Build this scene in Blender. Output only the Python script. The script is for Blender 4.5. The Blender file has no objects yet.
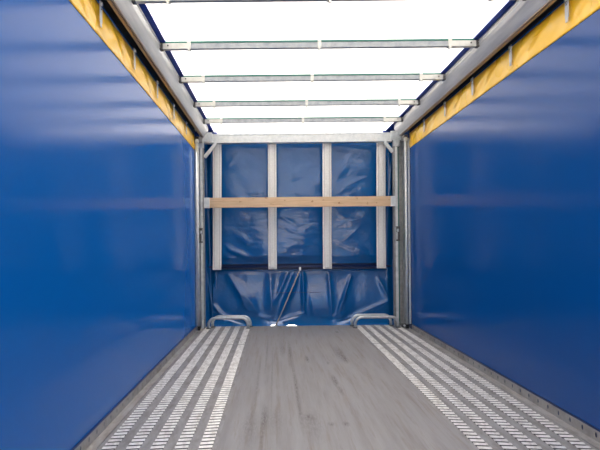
import bpy, bmesh, math, random
from mathutils import Vector, Matrix, noise

random.seed(4)
S = bpy.context.scene
COL = S.collection

# ------------------------------------------------------------------ camera
cd = bpy.data.cameras.new('camera'); cam = bpy.data.objects.new('camera', cd); COL.objects.link(cam)
cd.sensor_width = 36; cd.sensor_fit = 'HORIZONTAL'; cd.lens = 28.8
cd.shift_x = 24.5 / 600; cd.shift_y = 21.5 / 600
cd.clip_start = .05; cd.clip_end = 500
cam.matrix_world = (Matrix.Translation((-.318, 0, .965)) @ Matrix.Rotation(math.pi / 2, 4, 'X')
                    @ Matrix.Rotation(-.0095, 4, 'Z'))
S.camera = cam

# ------------------------------------------------------------------ sky, sun, exposure
w = bpy.data.worlds.new('sky'); S.world = w; w.use_nodes = True
nt = w.node_tree; bg = nt.nodes['Background']
sky = nt.nodes.new('ShaderNodeTexSky'); sky.sky_type = 'NISHITA'; sky.sun_disc = False
sky.sun_elevation = math.radians(52); sky.sun_rotation = math.radians(-60); sky.dust_density = 6; sky.air_density = .8; sky.ozone_density = .6
nt.links.new(sky.outputs[0], bg.inputs[0]); bg.inputs[1].default_value = .30
sl = bpy.data.lights.new('sun', 'SUN'); sl.energy = 4.6; sl.angle = math.radians(.6); sl.color = (1, .955, .87)
sun = bpy.data.objects.new('sun', sl); COL.objects.link(sun)
sun.rotation_euler = Vector((-.62, .45, 1.1)).to_track_quat('Z', 'Y').to_euler()
S.view_settings.view_transform = 'Standard'; S.view_settings.look = 'None'
S.view_settings.exposure = 1.6; S.view_settings.gamma = 1
S.cycles.max_bounces = 12; S.cycles.diffuse_bounces = 6; S.cycles.glossy_bounces = 5
S.cycles.use_denoising = True

# ------------------------------------------------------------------ materials
def mat(name, base=(.5, .5, .5), rough=.5, metal=0., spec=.5):
    m = bpy.data.materials.new(name); m.use_nodes = True
    p = m.node_tree.nodes['Principled BSDF']
    p.inputs['Base Color'].default_value = (*base, 1); p.inputs['Roughness'].default_value = rough
    p.inputs['Metallic'].default_value = metal; p.inputs['Specular IOR Level'].default_value = spec
    return m, m.node_tree, p
def N(nt, t, **kw):
    n = nt.nodes.new(t)
    for k, v in kw.items(): setattr(n, k, v)
    return n
def coords(nt, scale=(1, 1, 1)):
    c = N(nt, 'ShaderNodeTexCoord'); mp = N(nt, 'ShaderNodeMapping')
    mp.inputs['Scale'].default_value = scale
    nt.links.new(c.outputs['Object'], mp.inputs[0]); return mp.outputs[0]
def nz(nt, vec, scale, detail=4, rough=.6):
    n = N(nt, 'ShaderNodeTexNoise'); n.inputs['Scale'].default_value = scale
    n.inputs['Detail'].default_value = detail; n.inputs['Roughness'].default_value = rough
    nt.links.new(vec, n.inputs['Vector']); return n.outputs['Fac']
def ramp(nt, fac, *stops):
    r = N(nt, 'ShaderNodeValToRGB'); e = r.color_ramp.elements
    while len(e) < len(stops): e.new(.5)
    for el, (p, c) in zip(e, stops): el.position = p; el.color = (*c, 1)
    nt.links.new(fac, r.inputs[0]); return r.outputs[0]
def bump(nt, p, fac, strength, dist):
    b = N(nt, 'ShaderNodeBump'); b.inputs['Strength'].default_value = strength; b.inputs['Distance'].default_value = dist
    nt.links.new(fac, b.inputs['Height']); nt.links.new(b.outputs[0], p.inputs['Normal'])
def maprange(nt, v, a, b, c, d):
    m = N(nt, 'ShaderNodeMapRange')
    for i, x in enumerate((a, b, c, d)): m.inputs[i + 1].default_value = x
    nt.links.new(v, m.inputs[0]); return m.outputs[0]

def tarp(name, c, rough, translu=0., bump_d=.0, spec=.5, scale=6, dirt=.0, matte=0.):
    m, nt, p = mat(name, c, rough, 0, spec)
    v = coords(nt)
    if dirt:
        f = nz(nt, coords(nt, (1, .4, 1)), 3, 6, .65)
        nt.links.new(ramp(nt, f, (.35, c), (.75, tuple(a * (1 - dirt) + .12 * dirt for a in c))), p.inputs['Base Color'])
    nt.links.new(maprange(nt, nz(nt, v, 1.6, 2), .3, .7, rough * .9, rough * 1.15), p.inputs['Roughness'])
    if bump_d: bump(nt, p, nz(nt, v, scale, 3, .5), 1, bump_d)
    if translu:
        t = N(nt, 'ShaderNodeBsdfTranslucent'); t.inputs[0].default_value = (*c, 1)
        mx = N(nt, 'ShaderNodeMixShader'); mx.inputs[0].default_value = translu
        d = N(nt, 'ShaderNodeBsdfDiffuse'); d.inputs[0].default_value = (*c, 1)
        m0 = N(nt, 'ShaderNodeMixShader'); m0.inputs[0].default_value = matte
        nt.links.new(p.outputs[0], m0.inputs[1]); nt.links.new(d.outputs[0], m0.inputs[2])
        nt.links.new(m0.outputs[0], mx.inputs[1]); nt.links.new(t.outputs[0], mx.inputs[2])
        nt.links.new(mx.outputs[0], nt.nodes['Material Output'].inputs[0])
    return m
BLUE = (.0001, .046, .19)
M = {}
M['curtain'] = tarp('blue_curtain_tarpaulin', BLUE, .17, .10, .0, .5, 1.3, .015, .38)
M['yellow'] = tarp('yellow_tarpaulin', (.86, .50, .025), .28, .10, .002, .5, 5)
M['tarp'] = tarp('blue_front_tarpaulin', (.0005, .078, .255), .16, .0, .003, .6, 14)
M['tarpdark'] = tarp('navy_tarpaulin', (.004, .02, .10), .4)
M['roofblue'] = tarp('blue_roof_edge_tarpaulin', (.002, .03, .26), .45)

m, nt, p = mat('white_roof_tarpaulin', (.8, .79, .77), .5)
t = N(nt, 'ShaderNodeBsdfTranslucent'); t.inputs[0].default_value = (.545, .535, .50, 1)
mx = N(nt, 'ShaderNodeMixShader'); mx.inputs[0].default_value = .55
nt.links.new(p.outputs[0], mx.inputs[1]); nt.links.new(t.outputs[0], mx.inputs[2])
nt.links.new(mx.outputs[0], nt.nodes['Material Output'].inputs[0]); M['roof'] = m

def galv(name, lo, hi, rough=.42, metal=.75, scale=(1, 1, 1), ns=22):
    m, nt, p = mat(name, hi, rough, metal)
    v = coords(nt, scale)
    nt.links.new(ramp(nt, nz(nt, v, ns, 5, .65), (.3, lo), (.7, hi)), p.inputs['Base Color'])
    nt.links.new(maprange(nt, nz(nt, v, ns * 2, 4), .3, .7, rough * .8, rough * 1.25), p.inputs['Roughness'])
    return m
M['galv'] = galv('galvanised_steel', (.42, .45, .47), (.66, .69, .70))
M['galvlight'] = galv('pale_galvanised_steel', (.50, .53, .53), (.68, .70, .69), .5, .2)
M['bow'] = galv('galvanised_bow_steel', (.20, .22, .24), (.34, .36, .37), .45, .4)
M['cast'] = galv('pale_cast_steel', (.44, .44, .40), (.56, .56, .52), .5, .2)
M['rail'] = galv('aluminium_roof_rail', (.38, .385, .40), (.68, .675, .66), .36, .7, (1, .10, 1), 12)
M['lip'] = galv('brownish_aluminium_lip', (.28, .22, .17), (.44, .36, .28), .45, .6, (1, .2, 1), 9)
M['greenpaint'] = mat('dark_green_paint', (.012, .13, .10), .4)[0]
M['black'] = mat('black_rubber_and_shade', (.012, .012, .014), .5)[0]  # also colours the painted shade strip above the yellow band
M['darksteel'] = galv('dark_steel', (.06, .06, .06), (.16, .15, .14), .5, .6)
M['midsteel'] = galv('weathered_steel', (.20, .20, .20), (.34, .34, .33), .5, .3)
M['hook'] = galv('grey_hook_steel', (.36, .37, .38), (.52, .53, .54), .5, .3)
M['strap'] = galv('white_webbing', (.62, .61, .58), (.76, .75, .72), .7, 0, (1, 1, 1), 60)
M['cord'] = mat('grey_beige_cord', (.42, .38, .34), .7)[0]
M['sub'] = mat('dark_underfloor', (.03, .03, .032), .8)[0]
M['concrete'] = galv('pale_concrete_ground', (.45, .44, .42), (.6, .59, .57), .9, 0, (1, 1, 1), 2)
M['bluebox'] = mat('blue_painted_metal', (.01, .14, .33), .35)[0]

# wood
m, nt, p = mat('pine_wood', (.6, .42, .26), .6)
v = coords(nt, (1.2, 8, 22))
c1 = ramp(nt, nz(nt, v, 3.5, 6, .6), (.3, (.52, .34, .19)), (.7, (.70, .50, .31)))
k = ramp(nt, nz(nt, coords(nt, (1, 1, 2)), 13, 2), (.66, (1, 1, 1)), (.74, (.5, .33, .2)))
mu = N(nt, 'ShaderNodeMixRGB', blend_type='MULTIPLY'); mu.inputs[0].default_value = 1
nt.links.new(c1, mu.inputs[1]); nt.links.new(k, mu.inputs[2]); nt.links.new(mu.outputs[0], p.inputs['Base Color'])
M['wood'] = m

# steel deck plate, with scuffs and rusty scrapes of its own
m, nt, p = mat('worn_steel_deck', (.3, .29, .28), .5, .0)
f1 = nz(nt, coords(nt, (5, .35, 1)), 4, 8, .65)
c1 = ramp(nt, f1, (.28, (.215, .197, .182)), (.5, (.278, .264, .252)), (.75, (.33, .32, .312)))
f2 = nz(nt, coords(nt, (9, .5, 1)), 3, 7, .7)
c2 = ramp(nt, f2, (.52, (1, 1, 1)), (.70, (.80, .71, .62)))
mu = N(nt, 'ShaderNodeMixRGB', blend_type='MULTIPLY'); mu.inputs[0].default_value = 1
nt.links.new(c1, mu.inputs[1]); nt.links.new(c2, mu.inputs[2])
last = mu.outputs[0]
breakup = nz(nt, coords(nt, (22, 4, 1)), 5, 6, .7)
for (x, y, rx, ry, s) in ((-0.389, 2.703, 0.022, 0.22, 0.85), (-0.397, 2.472, 0.012, 0.25, 0.6), (-0.195, 4.385, 0.02, 0.5, 0.75), (-0.185, 3.340, 0.014, 0.55, 0.75), (-0.185, 2.795, 0.014, 0.3, 0.6), (0.098, 3.429, 0.02, 0.16, 1), (0.108, 3.192, 0.012, 0.1, 0.8), (-0.058, 4.106, 0.018, 0.13, 1), (0.249, 4.284, 0.045, 0.3, 0.75), (0.266, 4.093, 0.02, 0.15, 0.8), (0.106, 3.959, 0.01, 0.05, 1), (-0.138, 2.712, 0.035, 0.05, 0.8), (0.055, 2.600, 0.02, 0.035, 0.9), (0.629, 5.127, 0.008, 0.5, 0.8), (-0.405, 4.394, 0.01, 0.8, 0.6), (-0.463, 2.555, 0.05, 0.25, 0.5), (-0.324, 2.670, 0.05, 0.2, 0.4), (0.362, 5.381, 0.02, 0.06, 1), (-0.124, 2.604, 0.06, 0.25, 0.45), (-0.454, 3.474, 0.01, 1, 0.45), (-0.026, 2.602, 0.02, 0.03, 0.7), (-0.265, 4.561, 0.03, 0.35, 0.5), (-0.353, 3.606, 0.006, 0.9, 0.5)):
    g = N(nt, 'ShaderNodeTexCoord')
    a = N(nt, 'ShaderNodeVectorMath', operation='SUBTRACT'); a.inputs[1].default_value = (x, y, 0)
    b = N(nt, 'ShaderNodeVectorMath', operation='MULTIPLY'); b.inputs[1].default_value = (1 / rx, 1 / ry, 0)
    l = N(nt, 'ShaderNodeVectorMath', operation='LENGTH')
    nt.links.new(g.outputs['Object'], a.inputs[0]); nt.links.new(a.outputs[0], b.inputs[0]); nt.links.new(b.outputs[0], l.inputs[0])
    q = maprange(nt, l.outputs['Value'], 1.25, .1, 0, s)
    ml = N(nt, 'ShaderNodeMath', operation='MULTIPLY'); nt.links.new(q, ml.inputs[0])
    nt.links.new(maprange(nt, breakup, .38, .6, .1, 1), ml.inputs[1])
    mm = N(nt, 'ShaderNodeMixRGB'); nt.links.new(ml.outputs[0], mm.inputs[0]); nt.links.new(last, mm.inputs[1])
    mm.inputs[2].default_value = (.085, .07, .06, 1); last = mm.outputs[0]
nt.links.new(last, p.inputs['Base Color'])
nt.links.new(maprange(nt, f1, .3, .7, .42, .6), p.inputs['Roughness'])
M['deck'] = m
m, nt, p = mat('dusty_track_steel', (.3, .3, .3), .5, .2)
nt.links.new(ramp(nt, nz(nt, coords(nt, (3, 1, 1)), 6, 6, .7), (.3, (.19, .170, .150)), (.5, (.30, .286, .272)), (.75, (.39, .38, .37))), p.inputs['Base Color'])
M['track'] = m
m, nt, p = mat('polished_tread_steel', (.7, .7, .7), .4, .35)
nt.links.new(ramp(nt, nz(nt, coords(nt, (3, 1, 1)), 9, 6, .7), (.3, (.50, .47, .42)), (.55, (.84, .82, .78))), p.inputs['Base Color'])
M['tread'] = m

# ------------------------------------------------------------------ builders
class MB:
    def __init__(s): s.bm = bmesh.new()
    def box(s, x0, x1, y0, y1, z0, z1, bev=0):
        r = bmesh.ops.create_cube(s.bm, size=1)
        for v in r['verts']:
            v.co = Vector(((x0 + x1) / 2 + v.co.x * (x1 - x0), (y0 + y1) / 2 + v.co.y * (y1 - y0), (z0 + z1) / 2 + v.co.z * (z1 - z0)))
        if bev:
            es = list({e for v in r['verts'] for e in v.link_edges})
            bmesh.ops.bevel(s.bm, geom=es, offset=bev, segments=2, affect='EDGES', profile=.7)
        return s
    def tube(s, pts, r, seg=12, caps=True):
        pts = [Vector(p) for p in pts]; rings = []
        up = Vector((0, 0, 1))
        prev = None
        for i, p in enumerate(pts):
            d = (pts[min(i + 1, len(pts) - 1)] - pts[max(i - 1, 0)]).normalized()
            if prev is None:
                a = d.cross(up)
                if a.length < .1: a = d.cross(Vector((0, 1, 0)))
            else:
                a = prev - d * prev.dot(d)
            a.normalize(); prev = a; b = d.cross(a)
            rr = r[i] if isinstance(r, (list, tuple)) else r
            rings.append([s.bm.verts.new(p + (a * math.cos(2 * math.pi * k / seg) + b * math.sin(2 * math.pi * k / seg)) * rr) for k in range(seg)])
        for A, B in zip(rings, rings[1:]):
            for k in range(seg): s.bm.faces.new((A[k], A[(k + 1) % seg], B[(k + 1) % seg], B[k]))
        if caps: s.bm.faces.new(rings[0][::-1]); s.bm.faces.new(rings[-1])
        return s
    def prism_y(s, prof, y0, y1):                      # closed (x,z) profile along Y
        A = [s.bm.verts.new((x, y0, z)) for x, z in prof]; B = [s.bm.verts.new((x, y1, z)) for x, z in prof]
        n = len(prof)
        for k in range(n): s.bm.faces.new((A[k], A[(k + 1) % n], B[(k + 1) % n], B[k]))
        s.bm.faces.new(A[::-1]); s.bm.faces.new(B); return s
    def prism_z(s, prof, z0, z1):
        A = [s.bm.verts.new((x, y, z0)) for x, y in prof]; B = [s.bm.verts.new((x, y, z1)) for x, y in prof]
        n = len(prof)
        for k in range(n): s.bm.faces.new((A[k], A[(k + 1) % n], B[(k + 1) % n], B[k]))
        s.bm.faces.new(A[::-1]); s.bm.faces.new(B); return s
    def grid(s, f, nu, nv, u0=0., u1=1., v0=0., v1=1.):
        V = [[s.bm.verts.new(f(u0 + (u1 - u0) * i / nu, v0 + (v1 - v0) * j / nv)) for j in range(nv + 1)] for i in range(nu + 1)]
        for i in range(nu):
            for j in range(nv): s.bm.faces.new((V[i][j], V[i + 1][j], V[i + 1][j + 1], V[i][j + 1]))
        return s
    def build(s, name, m, parent=None, smooth=False, solid=0, bevel=0):
        bmesh.ops.recalc_face_normals(s.bm, faces=s.bm.faces)
        me = bpy.data.meshes.new(name); s.bm.to_mesh(me); s.bm.free()
        me.materials.append(M[m])
        if smooth:
            for p in me.polygons: p.use_smooth = True
        o = bpy.data.objects.new(name, me); COL.objects.link(o)
        if parent: o.parent = parent
        if bevel:
            b = o.modifiers.new('bevel', 'BEVEL'); b.width = bevel; b.segments = 2; b.limit_method = 'ANGLE'
        if solid:
            b = o.modifiers.new('solid', 'SOLIDIFY'); b.thickness = solid; b.offset = 0
        return o
def tag(o, label, cat, group=None):
    o['label'] = label; o['category'] = cat
    if group: o['group'] = group
    return o
def struct(o): o['kind'] = 'structure'; return o
def empty(name, loc=(0, 0, 0)):
    o = bpy.data.objects.new(name, None); COL.objects.link(o); o.location = loc; o.empty_display_size = .1; return o
def copy_tree(o, parent=None):
    c = o.copy(); COL.objects.link(c)
    if parent: c.parent = parent
    for ch in list(o.children): copy_tree(ch, c)
    return c

Y0, YE = -.5, 5.83        # open rear end of the load bay, front edge of the deck

# ------------------------------------------------------------------ setting
struct(MB().box(-60, 60, -60, 60, -1.3, -1.2).build('ground', 'concrete'))
struct(MB().box(-.610, .610, Y0, YE, -.012, 0).build('floor', 'deck'))
struct(MB().box(-1.25, 1.25, Y0, YE, -.12, -.05).build('floor_underside', 'sub'))
# roof sheet: flat over the bay, folded down just beyond the front beam
def roof_f(u, v):
    y = Y0 + (6.0 - Y0) * v
    x = -1.07 + 2.14 * u
    z = 2.402 + .004 * math.sin(y * 9.6) * math.cos(x * 1.4)
    return (x, y, z)
roof = struct(MB().grid(roof_f, 24, 120).build('ceiling', 'roof', smooth=True))
for s in (-1, 1):
    MB().box(min(s * 1.068, s * 1.262), max(s * 1.068, s * 1.262), Y0, 5.99, 2.392, 2.398).build('blue_edge_strip', 'roofblue', roof)
    MB().box(min(s * 1.035, s * 1.262), max(s * 1.035, s * 1.262), 5.985, 5.99, 2.20, 2.398).build('blue_corner', 'roofblue', roof)
MB().grid(lambda u, v: (-1.25 + 2.5 * u, 6.0, 2.402 - .36 * v), 4, 4).build('end_flap', 'roof', roof)

for s in (-1, 1):
    struct(MB().box(min(s * 1.246, s * 1.30), max(s * 1.246, s * 1.30), Y0, 5.83, -.12, .042).build('trim_' + ('left' if s < 0 else 'right'), 'tarpdark'))

# ------------------------------------------------------------------ perforated tracks
RAMP, PITCH, H = .0200, .0432, .0045
def track(side, ya, yb, label):
    cx = [side * (.664 + .1165 * k) for k in range(5)]; hw = .037
    b = MB()
    edges = [.610] + [v for c in cx for v in (abs(c) - hw, abs(c) + hw)] + [1.185]
    for i in range(0, len(edges), 2):
        x0, x1 = sorted((side * edges[i], side * edges[i + 1]))
        b.box(x0, x1, ya, yb, -.004, 0)
    b.box(min(side * .62, side * 1.18), max(side * .62, side * 1.18), ya, ya + .004, -.045, -.004)
    root = b.build('perforated_track', 'track')
    tag(root, label, 'floor track', 'perforated steel tracks along the floor')
    n = int((yb - ya) / PITCH)
    for c in cx:
        r = MB(); bm = r.bm
        def q(*p, mi=1): bm.faces.new([bm.verts.new((v[0], v[1] + side * (c - v[0]) / hw * .005, v[2])) for v in p]).material_index = mi
        xl, xr = c - hw, c + hw
        off = .012 * (cx.index(c) % 2)
        y = ya
        g = .005
        for k in range(n):
            y = ya + k * PITCH
            # curved lip rising away from the viewer, then the open slot behind it
            prof = [(0, 0), (RAMP * .5, H * .72), (RAMP * .85, H), (RAMP, H * .92)]
            for (a, za), (bb, zb) in zip(prof, prof[1:]):
                q((xl + g, y + a, za), (xr - g, y + a, za), (xr - g, y + bb, zb), (xl + g, y + bb, zb), mi=0)
            q((xl + g, y + RAMP, H * .92), (xr - g, y + RAMP, H * .92), (xr - g, y + RAMP, -.003), (xl + g, y + RAMP, -.003))
            for xs in (xl, xr):
                xi = xs + g if xs == xl else xs - g
                q((xs, y, 0), (xs, y + PITCH, 0), (xi, y + PITCH, 0), (xi, y, 0))
                q((xi, y, 0), (xi, y + RAMP * .85, H), (xi, y + RAMP, H * .92), (xi, y + RAMP, 0))
                q((xi, y + RAMP, 0), (xi, y + PITCH, 0), (xi, y + PITCH, -.004), (xi, y + RAMP, -.004))
        ye = ya + n * PITCH
        q((xl, ye, 0), (xr, ye, 0), (xr, yb, 0), (xl, yb, 0))
        r.build('tread_row', 'tread', root).data.materials.append(M['track'])
JOINT = 4.74
track(-1, Y0, JOINT, 'long perforated steel floor track beside the left blue curtain, nearest the camera')
track(-1, JOINT + .006, YE, 'short perforated steel floor track at the far left, ending under the left steel hoops')
track(1, Y0, JOINT, 'long perforated steel floor track beside the right blue curtain, nearest the camera')
track(1, JOINT + .006, YE, 'short perforated steel floor track at the far right, ending under the right steel hoops')

# ------------------------------------------------------------------ edge angles with holes
def edge_angle(side, label):
    r = MB(); bm = r.bm; X = side * 1.2345; hp = .1033; zt = .057
    def q(*p): bm.faces.new([bm.verts.new(v) for v in p])
    n = int((5.50 - Y0) / hp)
    for k in range(n):
        ya = 2.237 - hp / 2 + (k - int((2.2 - Y0) / hp)) * hp; yb = ya + hp; yc = (ya + yb) / 2; zc = .031
        ring = []
        for j in range(16):
            a = 2 * math.pi * j / 16
            ring.append((yc + .0085 * math.cos(a), zc + .0135 * math.sin(a)))
        sq = []
        for j in range(16):
            a = 2 * math.pi * j / 16; ca, sa = math.cos(a), math.sin(a)
            t = 1 / max(abs(ca), abs(sa))
            sq.append((yc + hp / 2 * ca * t, (zt / 2) + zt / 2 * sa * t))
        for j in range(16):
            j2 = (j + 1) % 16
            q((X, *ring[j]), (X, *ring[j2]), (X, *sq[j2]), (X, *sq[j]))
            q((X, *ring[j]), (X, *ring[j2]), (X + side * .003, *ring[j2]), (X + side * .003, *ring[j]))
    xi, xo = sorted((side * 1.186, side * 1.2345))
    r.box(xi, xo, Y0, 5.83, .0, .003)
    o = r.build('edge_angle', 'track')
    tag(o, label, 'floor edge', 'punched steel edge strips at the curtain foot')
edge_angle(-1, 'upright steel edge strip with round holes along the foot of the left curtain')
edge_angle(1, 'upright steel edge strip with round holes along the foot of the right curtain')

# ------------------------------------------------------------------ side curtains
HOOKS = (2.52, 3.125, 3.73, 4.335, 4.94)
def curtain(side, label):
    def wv(y, z):
        a = min(1, max(0, (z - .1) / .4)) * min(1, max(0, (2.1 - z) / .3))
        return side * a * (.0018 * math.sin(y * 1.6 + 1.3 * z) + .0010 * noise.noise(Vector((y * 1.7, z * 1.3, side * 5))))
    def f(u, v):
        y = Y0 + (5.53 - Y0) * u; z = .045 + (2.388 - .045) * v
        return (side * 1.2425 + wv(y, z), y, z)
    o = MB().grid(f, 200, 60).build('side_curtain', 'curtain', smooth=True)
    tag(o, label, 'curtain', 'blue sliding curtains along both sides')
    def fy(u, v):
        y = Y0 + (5.53 - Y0) * u; z = 2.086 + .172 * v
        ph = (y - HOOKS[0]) / .605 * 2 * math.pi
        d = .008 * (1 - math.cos(ph)) / 2 * math.sin(v * math.pi) + .005 * math.sin(ph * 2 + v * 6) * math.sin(v * math.pi) + .003 * math.sin(v * 9 + ph * 3) * v * (1 - v) * 4
        return (side * (1.2402 - max(-.0005, d) * .8), y, z)
    MB().grid(fy, 420, 14).build('yellow_band', 'yellow', o, smooth=True, solid=.0015)
    MB().box(min(side * 1.2375, side * 1.2405), max(side * 1.2375, side * 1.2405), Y0, 5.53, .0575, .064).build('hem', 'tarpdark', o)
    MB().box(min(side * 1.2385, side * 1.2400), max(side * 1.2385, side * 1.2400), Y0, 5.53, 2.266, 2.352).build('gap_shade_strip', 'black', o)  # added black strip, paints the shade in the gap under the rail
    MB().box(min(side * 1.214, side * 1.236), max(side * 1.214, side * 1.236), 5.526, 5.534, .06, 2.20, .002).build('end_profile', 'galvlight', o)
    for y in HOOKS + (1.915,):
        b = MB(); X = side * 1.223
        b.box(X - .002, X + .002, y - .015, y + .015, 2.150, 2.262, .001)
        b.box(X - .002, X + .002, y - .010, y + .010, 2.128, 2.152, .001)
        h = b.build('hanger_hook', 'hook', o)
        c = MB(); c.tube([(X - side * .002, y, 2.246), (X - side * .010, y, 2.246)], .010, 14)
        c.build('roller', 'hook', h)
        # small stamped figure on the hanger
        c = MB(); pts = [(-.006, .232), (-.002, .237), (.004, .236), (.006, .231), (.002, .225), (-.006, .217), (.007, .217)]
        c.tube([(X - side * .0026, y - side * a * -1, 2 + zz) for a, zz in pts], .0014, 6)
        c.build('stamped_mark', 'black', h)
curtain(-1, 'left blue tarpaulin side curtain with a yellow top band')
curtain(1, 'right blue tarpaulin side curtain with a yellow top band')

# ------------------------------------------------------------------ roof rails
def rail(side, label):
    prof = [(1.262, 2.390), (1.105, 2.390), (1.103, 2.352), (1.112, 2.330), (1.138, 2.282), (1.150, 2.262),
            (1.172, 2.262), (1.172, 2.36), (1.249, 2.36), (1.249, 2.34), (1.262, 2.34)]
    o = MB().prism_y([(side * a, z) for a, z in prof], Y0, 5.70).build('roof_rail', 'rail', bevel=.002)
    tag(o, label, 'roof rail', 'aluminium rails under the roof edges')
    MB().prism_y([(side * a, z) for a, z in [(1.152, 2.2615), (1.152, 2.2565), (1.160, 2.2545), (1.160, 2.2615)]], Y0, 5.66).build('lip', 'lip', o)
    MB().prism_y([(side * a, z) for a, z in [(1.164, 2.2615), (1.164, 2.2525), (1.184, 2.2545), (1.184, 2.275), (1.173, 2.275), (1.173, 2.2615)]], Y0, 5.66).build('lip', 'lip', o)
    MB().box(min(side * 1.1725, side * 1.200), max(side * 1.1725, side * 1.200), Y0, 5.66, 2.335, 2.359).build('runner_track', 'black', o)
    MB().prism_y([(side * a, z) for a, z in [(1.1005, 2.374), (1.1005, 2.368), (1.1045, 2.366), (1.1045, 2.376)]], Y0, 5.66).build('bead', 'galvlight', o)
    return o
rail(-1, 'long aluminium roof rail above the left curtain')
rail(1, 'long aluminium roof rail above the right curtain')

# ------------------------------------------------------------------ roof bows
def bow():
    root = MB().box(-1.085, 1.085, -.0135, .0135, -.022, .018, .004).build('roof_bow', 'bow')
    MB().box(-1.07, 1.07, -.0165, .0165, .018, .0295).build('green_top_strip', 'greenpaint', root)
    for s in (-1, 1):
        x0, x1 = sorted((s * .905, s * 1.088))
        MB().box(x0, x1, -.0165, .0165, -.0235, .0175, .003).build('end_socket', 'cast', root)
        MB().tube([(s * 1.05, -.017, 0), (s * 1.05, -.020, 0)], .006, 10).build('rivet', 'darksteel', root)
        x0, x1 = sorted((s * 1.086, s * 1.108))
        MB().box(x0, x1, -.020, .020, -.026, .020, .003).build('end_bracket', 'darksteel', root)
    for x in (-.905, 0, .905):
        b = MB(); b.box(x - .013, x + .013, -.019, .019, -.027, .0285, .003); b.box(x - .008, x + .008, -.021, -.011, -.043, -.026, .002)
        b.build('clip', 'cast', root)
    return root
zb = 2.363
descr = ['roof bow nearest the camera, just entering the top edge of the photo',
         'galvanised roof bow, widest one fully in view',
         'galvanised roof bow, third from the front tarpaulin wall',
         'galvanised roof bow, second from the front tarpaulin wall',
         'galvanised roof bow closest to the pale front crossbeam']
b0 = bow()
for i, y in enumerate((2.69, 3.34, 4.00, 4.70, 5.33)):
    o = b0 if i == 0 else copy_tree(b0)
    o.location = (0, y, zb)
    tag(o, descr[i], 'roof bow', 'steel bows carrying the white roof sheet')

# ------------------------------------------------------------------ front crossbeam, corner posts, braces
o = MB().box(-1.153, 1.084, 5.72, 5.80, 2.205, 2.312, .006).build('crossbeam', 'galvlight')
tag(o, 'pale galvanised crossbeam spanning the front end under the roof', 'beam')
MB().box(-1.152, 1.083, 5.716, 5.722, 2.300, 2.312).build('top_lip', 'galv', o)
for s in (-1, 1):
    x0, x1 = sorted((s * 1.05, s * 1.19))
    MB().box(x0, x1, 5.645, 5.659, 2.205, 2.315, .006).build('end_plate', 'galv', o)

def post(side, inner, label):
    root = empty('corner_post', (side * 1.18, 5.72, 0)); L = root.location
    tag(root, label, 'post', 'steel corner posts at the front end')
    def bx(a, b, y0, y1, z0, z1, name, m, bev=.002, par=root):
        x0, x1 = sorted((side * a, side * b))
        q = MB().box(x0 - L.x, x1 - L.x, y0 - L.y, y1 - L.y, z0, z1, bev).build(name, m, par); return q
    bx(inner, inner + .016, 5.665, 5.705, .0065, 2.26, 'inner_web', 'midsteel')
    bx(inner + .017, inner + .045, 5.66, 5.68, .0065, 1.185, 'front_flange', 'galvlight')
    bx(inner + .017, inner + .045, 5.66, 5.68, 1.02 + .17, 2.20, 'front_flange', 'galvlight')
    bx(inner + .016, 1.236, 5.77, 5.81, .0065, 2.26, 'back_plate', 'midsteel')
    if side > 0: bx(inner + .048, inner + .084, 5.764, 5.77, .0065, 2.24, 'green_strip', 'greenpaint', .001)
    bx(1.212, 1.236, 5.66, 5.77, .0065, 2.24, 'outer_web', 'galv')
    # latch half way up
    a = inner + .019
    l = bx(a, a + .046, 5.650, 5.73, 1.015, 1.19, 'latch', 'darksteel', .004)
    bx(a + .006, a + .030, 5.640, 5.652, 1.125, 1.16, 'catch', 'galv', .002, l)
    bx(a + .002, a + .014, 5.637, 5.652, 1.035, 1.12, 'lever', 'galv', .002, l)
    bx(inner - .002, inner + .07, 5.650, 5.71, 2.135, 2.235, 'head_bracket', 'galv', .006)
    bx(1.165, 1.236, 5.60, 5.645, 2.185, 2.258, 'top_hinge', 'midsteel', .004)
    f = bx(inner + .068, 1.232, 5.60, 5.655, 0.0065, .045, 'foot_bracket', 'darksteel', .004)
    q = MB().tube([(side * (inner + .09) - L.x, 5.585 - L.y, .03), (side * (inner + .09) - L.x, 5.602 - L.y, .03)], .012, 12)
    q.build('bolt', 'galvlight', f)
post(-1, 1.155, 'steel corner post at the front left, beside the left steel hoops')
post(1, 1.086, 'steel corner post with green channel at the front right, beside the right steel hoops')

def pole(x, label):
    root = MB().tube([(x, 5.505, .055), (x, 5.505, 2.165)], .0135, 16).build('tension_pole', 'galvlight', smooth=True)
    tag(root, label, 'pole', 'curtain tension poles')
    MB().box(x - .018, x + .018, 5.487, 5.523, 2.16, 2.215, .004).build('top_cap', 'galv', root)
    MB().tube([(x - .02, 5.505, 2.21), (x + .02, 5.505, 2.21)], .02, 16).build('roller', 'darksteel', root)
    MB().box(x - .016, x + .016, 5.488, 5.522, .012, .06, .003).build('bottom_hook', 'black', root)
pole(-1.205, 'upright pale tension tube at the far end of the left curtain')
pole(1.185, 'upright pale tension tube at the far end of the right curtain')

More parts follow.
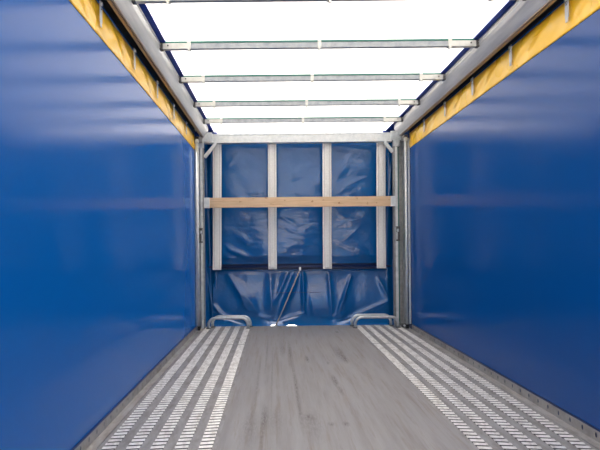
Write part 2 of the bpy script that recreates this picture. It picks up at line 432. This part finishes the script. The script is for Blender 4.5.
def brace(pa, pb, label):
    a, b = Vector(pa), Vector(pb); d = (b - a).normalized(); n = Vector((d.z, 0, -d.x)) * .019
    bm = MB(); bb = bm.bm
    A = [bb.verts.new(p) for p in (a + n, b + n, b - n, a - n)]; B = [bb.verts.new(v.co + Vector((0, .03, 0))) for v in A]
    bb.faces.new(A); bb.faces.new(B[::-1])
    for k in range(4): bb.faces.new((A[k], A[(k + 1) % 4], B[(k + 1) % 4], B[k]))
    o = bm.build('corner_brace', 'galvlight', bevel=.003)
    tag(o, label, 'brace', 'diagonal braces under the crossbeam')
brace((-1.01, 5.675, 2.195), (-1.150, 5.675, 2.030), 'short diagonal brace in the upper left corner under the crossbeam')
brace((.985, 5.675, 2.195), (1.082, 5.675, 2.070), 'short diagonal brace in the upper right corner under the crossbeam')

# ------------------------------------------------------------------ plank
root = empty('wooden_plank', (0, 5.628, 1.484))
tag(root, 'pale pine plank lying across the four white straps', 'plank')
pk = MB().box(-1.088, 1.040, -.016, .016, -.058, .058, .003).build('board', 'wood', root)
for x0, x1 in ((-1.150, -1.084), (1.034, 1.098)):
    MB().box(x0, x1, -.020, .020, -.0605, .0605, .003).build('end_shoe', 'galvlight', root)

# ------------------------------------------------------------------ straps
sx = [(-1.064, -.958), (-.400, -.296), (.260, .368), (.913, 1.025)]
sl_ = ['wide white webbing strap, first from the left post', 'wide white webbing strap, second from the left post',
       'wide white webbing strap, second from the right post', 'wide white webbing strap, first from the right post']
for (a, b), lab in zip(sx, sl_):
    sh = -.016 if a < -.9 else -.008 if a < .9 else -.012
    def f(u, v, a=a, b=b, sh=sh):
        z = 2.215 - 1.52 * v
        x = a + (b - a) * u + sh * v
        return (x, 5.795 - .007 * math.sin(math.pi * u) + .012 * math.sin(v * math.pi) + .004 * math.sin(v * 11 + a), z)
    o = MB().grid(f, 10, 50).build('webbing_strap', 'strap', smooth=True, solid=.003)
    tag(o, lab, 'strap', 'white straps hanging from the crossbeam')
    for t in (.22, .78):
        MB().grid(lambda u, v, t=t, a=a, b=b, sh=sh: (a + (b - a) * (t - .02 + .04 * u) + sh * v, 5.7915 - .007 * math.sin(math.pi * t) + .012 * math.sin(v * math.pi) + .004 * math.sin(v * 11 + a), 2.215 - 1.515 * v), 1, 50).build('stitching', 'cord', o)
    MB().box(a + sh + .002, b + sh - .002, 5.785, 5.80, .690, .712, .003).build('end_hem', 'strap', o)

# ------------------------------------------------------------------ front tarpaulin
root = empty('front_tarpaulin', (0, 0, 0))
tag(root, 'creased glossy blue tarpaulin closing the front end behind the straps', 'tarpaulin')
def seg_d(x, z, a, b):
    ax, az = a; bx, bz = b; dx, dz = bx - ax, bz - az; L2 = dx * dx + dz * dz
    t = max(0, min(1, ((x - ax) * dx + (z - az) * dz) / L2)); ex, ez = x - ax - t * dx, z - az - t * dz
    return math.hypot(ex, ez), t
LOWC = [  # ridge from, to, half width, height
    ((-.90, .62), (-.637, .20), .040, .030), ((-.80, .52), (-.50, .10), .05, .018), ((-.389, .64), (-.368, .12), .06, .022),
    ((-.046, .66), (-.271, .10), .035, .035), ((-.16, .66), (-.33, .30), .04, .02), ((.015, .66), (.023, .17), .022, .032),
    ((.03, .15), (-.33, .05), .022, .03), ((.602, .58), (.438, .14), .020, .030), ((.50, .12), (.36, .07), .05, .03),
    ((1.04, .28), (.732, .15), .022, .028), ((.333, .66), (.365, .08), .035, .016), ((-1.08, .25), (-.95, .10), .022, .034),
    ((-1.08, .16), (-.70, .03), .025, .025), ((.944, .56), (1.05, .33), .03, .018), ((.10, .40), (.16, .05), .06, .012),
    ((.74, .15), (.45, .03), .03, .025), ((-.55, .10), (-.20, .03), .04, .022)]
def low_d(x, z):
    d = 0
    for a, b, wd, h in LOWC:
        e, t = seg_d(x, z, a, b)
        d += h * math.exp(-(e / wd) ** 1.5) * math.sin(math.pi * (.12 + .80 * t)) ** .8
    k = min(1, (.68 - z) / .06)
    n = noise.noise(Vector((x * 2.2, 3.1, z * 1.6))) * .022 + noise.noise(Vector((x * 7, z * 3, 9))) * .005
    return d * k + n * k + .062 * (.5 - .5 * math.cos(math.pi * max(0, min(1, (.676 - z) / .50)))) * max(0, min(1, (z + .05) / .16)) ** .6
def hem(x):
    g = math.exp(-((x + .35) / .045) ** 4) * .028 + math.exp(-((x + .13) / .085) ** 4) * .0255
    return -.055 + g * 2.35
def flow(u, v):
    x = -1.09 + 2.14 * u; zb_ = hem(x); z = zb_ + (.676 - zb_) * v
    return (x, 5.925 - min(.088, low_d(x, z)), z)
MB().grid(flow, 260, 90).build('lower_panel', 'tarp', root, smooth=True)
MB().tube([(-1.085, 5.905, .676), (-.5, 5.903, .674), (0, 5.905, .671), (.5, 5.903, .669), (1.046, 5.905, .667)], .008, 10).build('panel_top_seam', 'tarp', root, smooth=True)
MB().tube([(-.32 + .54 * t / 10, 5.91 - low_d(-.32 + .54 * t / 10, .40) - .002, .402) for t in range(11)], .0022, 6).build('seam_line', 'tarpdark', root)

UPC = [((-.93, .98), (-.62, .83), .03, .024), ((-.93, .86), (-.80, .83), .02, .015), ((-.90, 1.12), (-.55, .98), .05, .012),
       ((-.24, 1.33), (.02, 1.20), .022, .010), ((-.24, 1.22), (.05, 1.08), .025, .012), ((-.22, 1.10), (.08, 1.02), .03, .010), ((-.25, .93), (.10, 1.00), .03, .012),
       ((.42, 1.02), (.85, .86), .03, .010), ((.40, 1.20), (.80, 1.30), .03, .008), ((.45, 1.00), (.72, 1.18), .03, .009), ((.42, 1.33), (.6, 1.28), .03, .01),
       ((-.90, 1.95), (-.75, 2.12), .03, .010), ((.42, 1.75), (.62, 2.1), .04, .009), ((-.22, 1.62), (.1, 1.60), .02, .007), ((-.65, 1.62), (-.45, 1.60), .02, .009),
       ((.44, 1.62), (.85, 1.82), .03, .008), ((-.10, 1.75), (.14, 2.0), .05, .008)]
def up_d(x, z):
    d = 0
    for a, b, wd, h in UPC:
        e, t = seg_d(x + .03 * noise.noise(Vector((x * 5, z * 5, 2))), z + .04 * noise.noise(Vector((x * 5, z * 5, 12))), a, b)
        d += .75 * h * math.exp(-(e / wd) ** 2) * math.sin(math.pi * (.08 + .84 * t)) ** 1.5
    d += .014 * noise.noise(Vector((x * 2.6, 1.5, z * 2.0))) + .006 * noise.noise(Vector((x * 5 + z * 3, 7.7, z * 6 - x * 2)))
    env = math.exp(-((x + .15) / .55) ** 2 - ((z - 1.12) / .28) ** 2)
    d += .0045 * env * noise.noise(Vector((x * 9 + z * 4, 4.2, z * 26)))
    zz = z - .86; gx = .35 + .65 * math.exp(-((x + .35) / .40) ** 2)
    d += .066 * gx * math.exp(-(zz / (.38 if zz > 0 else .07)) ** 2)
    zz = z - 1.56; d += .012 * math.exp(-(zz / (.35 if zz > 0 else .2)) ** 2)
    s = min((abs(x - (a + b) / 2) for a, b in sx)); d -= .010 * math.exp(-(s / .08) ** 2)
    return d
MB().grid(lambda u, v: (-1.08 + 2.12 * u, 5.885 - min(.078, up_d(-1.08 + 2.12 * u, .752 + 1.52 * v)), .752 + 1.52 * v), 240, 170).build('upper_sheet', 'tarp', root, smooth=True)
MB().grid(lambda u, v: (-1.25 + 2.5 * u, 5.985, hem(-1.25 + 2.5 * u) + (2.30 - hem(-1.25 + 2.5 * u)) * v), 120, 4).build('backing_sheet', 'tarpdark', root)
for s in (-1, 1):
    def f(u, v, s=s):
        z = -.06 + 2.32 * v; x = s * (1.035 + .215 * u)
        y = 5.925 - .018 * math.sin(u * 9 + .8 * math.sin(z * 2.1)) - .02 * math.exp(-((u - .45 - .15 * math.sin(z * 2.6 + s)) / .09) ** 2) * (.6 + .4 * math.sin(z * 3.3 + 1))
        return (x, y, z)
    MB().grid(f, 30, 90).build('side_fold', 'tarp', root, smooth=True)
    MB().grid(lambda u, v, s=s: (s * 1.2515, 5.50 + .49 * u, -.06 + 2.46 * v), 3, 8).build('side_return', 'tarp', root)

# rod in the gap between the upper sheet and the lower panel
o = MB().tube([(-1.13, 5.86, .722), (1.09, 5.86, .716)], .011, 12).build('hem_rod', 'tarpdark', smooth=True)
tag(o, 'thin dark navy rod across the tarpaulin below the white straps', 'rod')
# tie cord
root = MB().tube([(-.025, 5.800, .682), (-.10, 5.797, .51), (-.21, 5.797, .26), (-.321, 5.80, .012)], .0068, 8).build('tie_cord', 'cord', smooth=True)
tag(root, 'slanting grey beige cord in front of the lower tarpaulin', 'cord')
MB().box(-.038, -.012, 5.79, 5.812, .672, .715, .003).build('buckle', 'galv', root)
MB().box(-.345, -.300, 5.785, 5.815, .001, .016, .003).build('ratchet', 'cast', root)

# ------------------------------------------------------------------ bent steel hoops on the deck
def hoop(xa, xb, y, h, label, r=.0165, lean=0.):
    pts = []
    R = .085
    pts.append((xa, y, .006))
    for k in range(9):
        a = math.pi - math.pi / 2 * k / 8
        pts.append((xa + R + R * math.cos(a), y, h - R + R * math.sin(a)))
    for k in range(9):
        a = math.pi / 2 - math.pi / 2 * k / 8
        pts.append((xb - R + R * math.cos(a), y, h - R + R * math.sin(a)))
    pts.append((xb, y, .006))
    pts = [(p[0], p[1] + lean * p[2], p[2]) for p in pts]
    root = MB().tube(pts, r, 14).build('steel_hoop', 'galv', smooth=True)
    tag(root, label, 'hoop', 'bent tube hoops at the front of the tracks')
    for x in (xa, xb):
        MB().tube([(x, y, .0045), (x, y, .010)], r * 1.6, 14).build('foot_flange', 'darksteel', root)
hoop(-1.118, -.650, 5.655, .128, 'front hoop of the left pair of bent steel tubes on the floor')
hoop(-1.085, -.628, 5.775, .128, 'rear hoop of the left pair of bent steel tubes, behind the front one')
hoop(.606, 1.112, 5.622, .128, 'front hoop of the right pair of bent steel tubes on the floor')
hoop(.590, 1.060, 5.765, .132, 'rear hoop of the right pair of bent steel tubes, behind the front one')
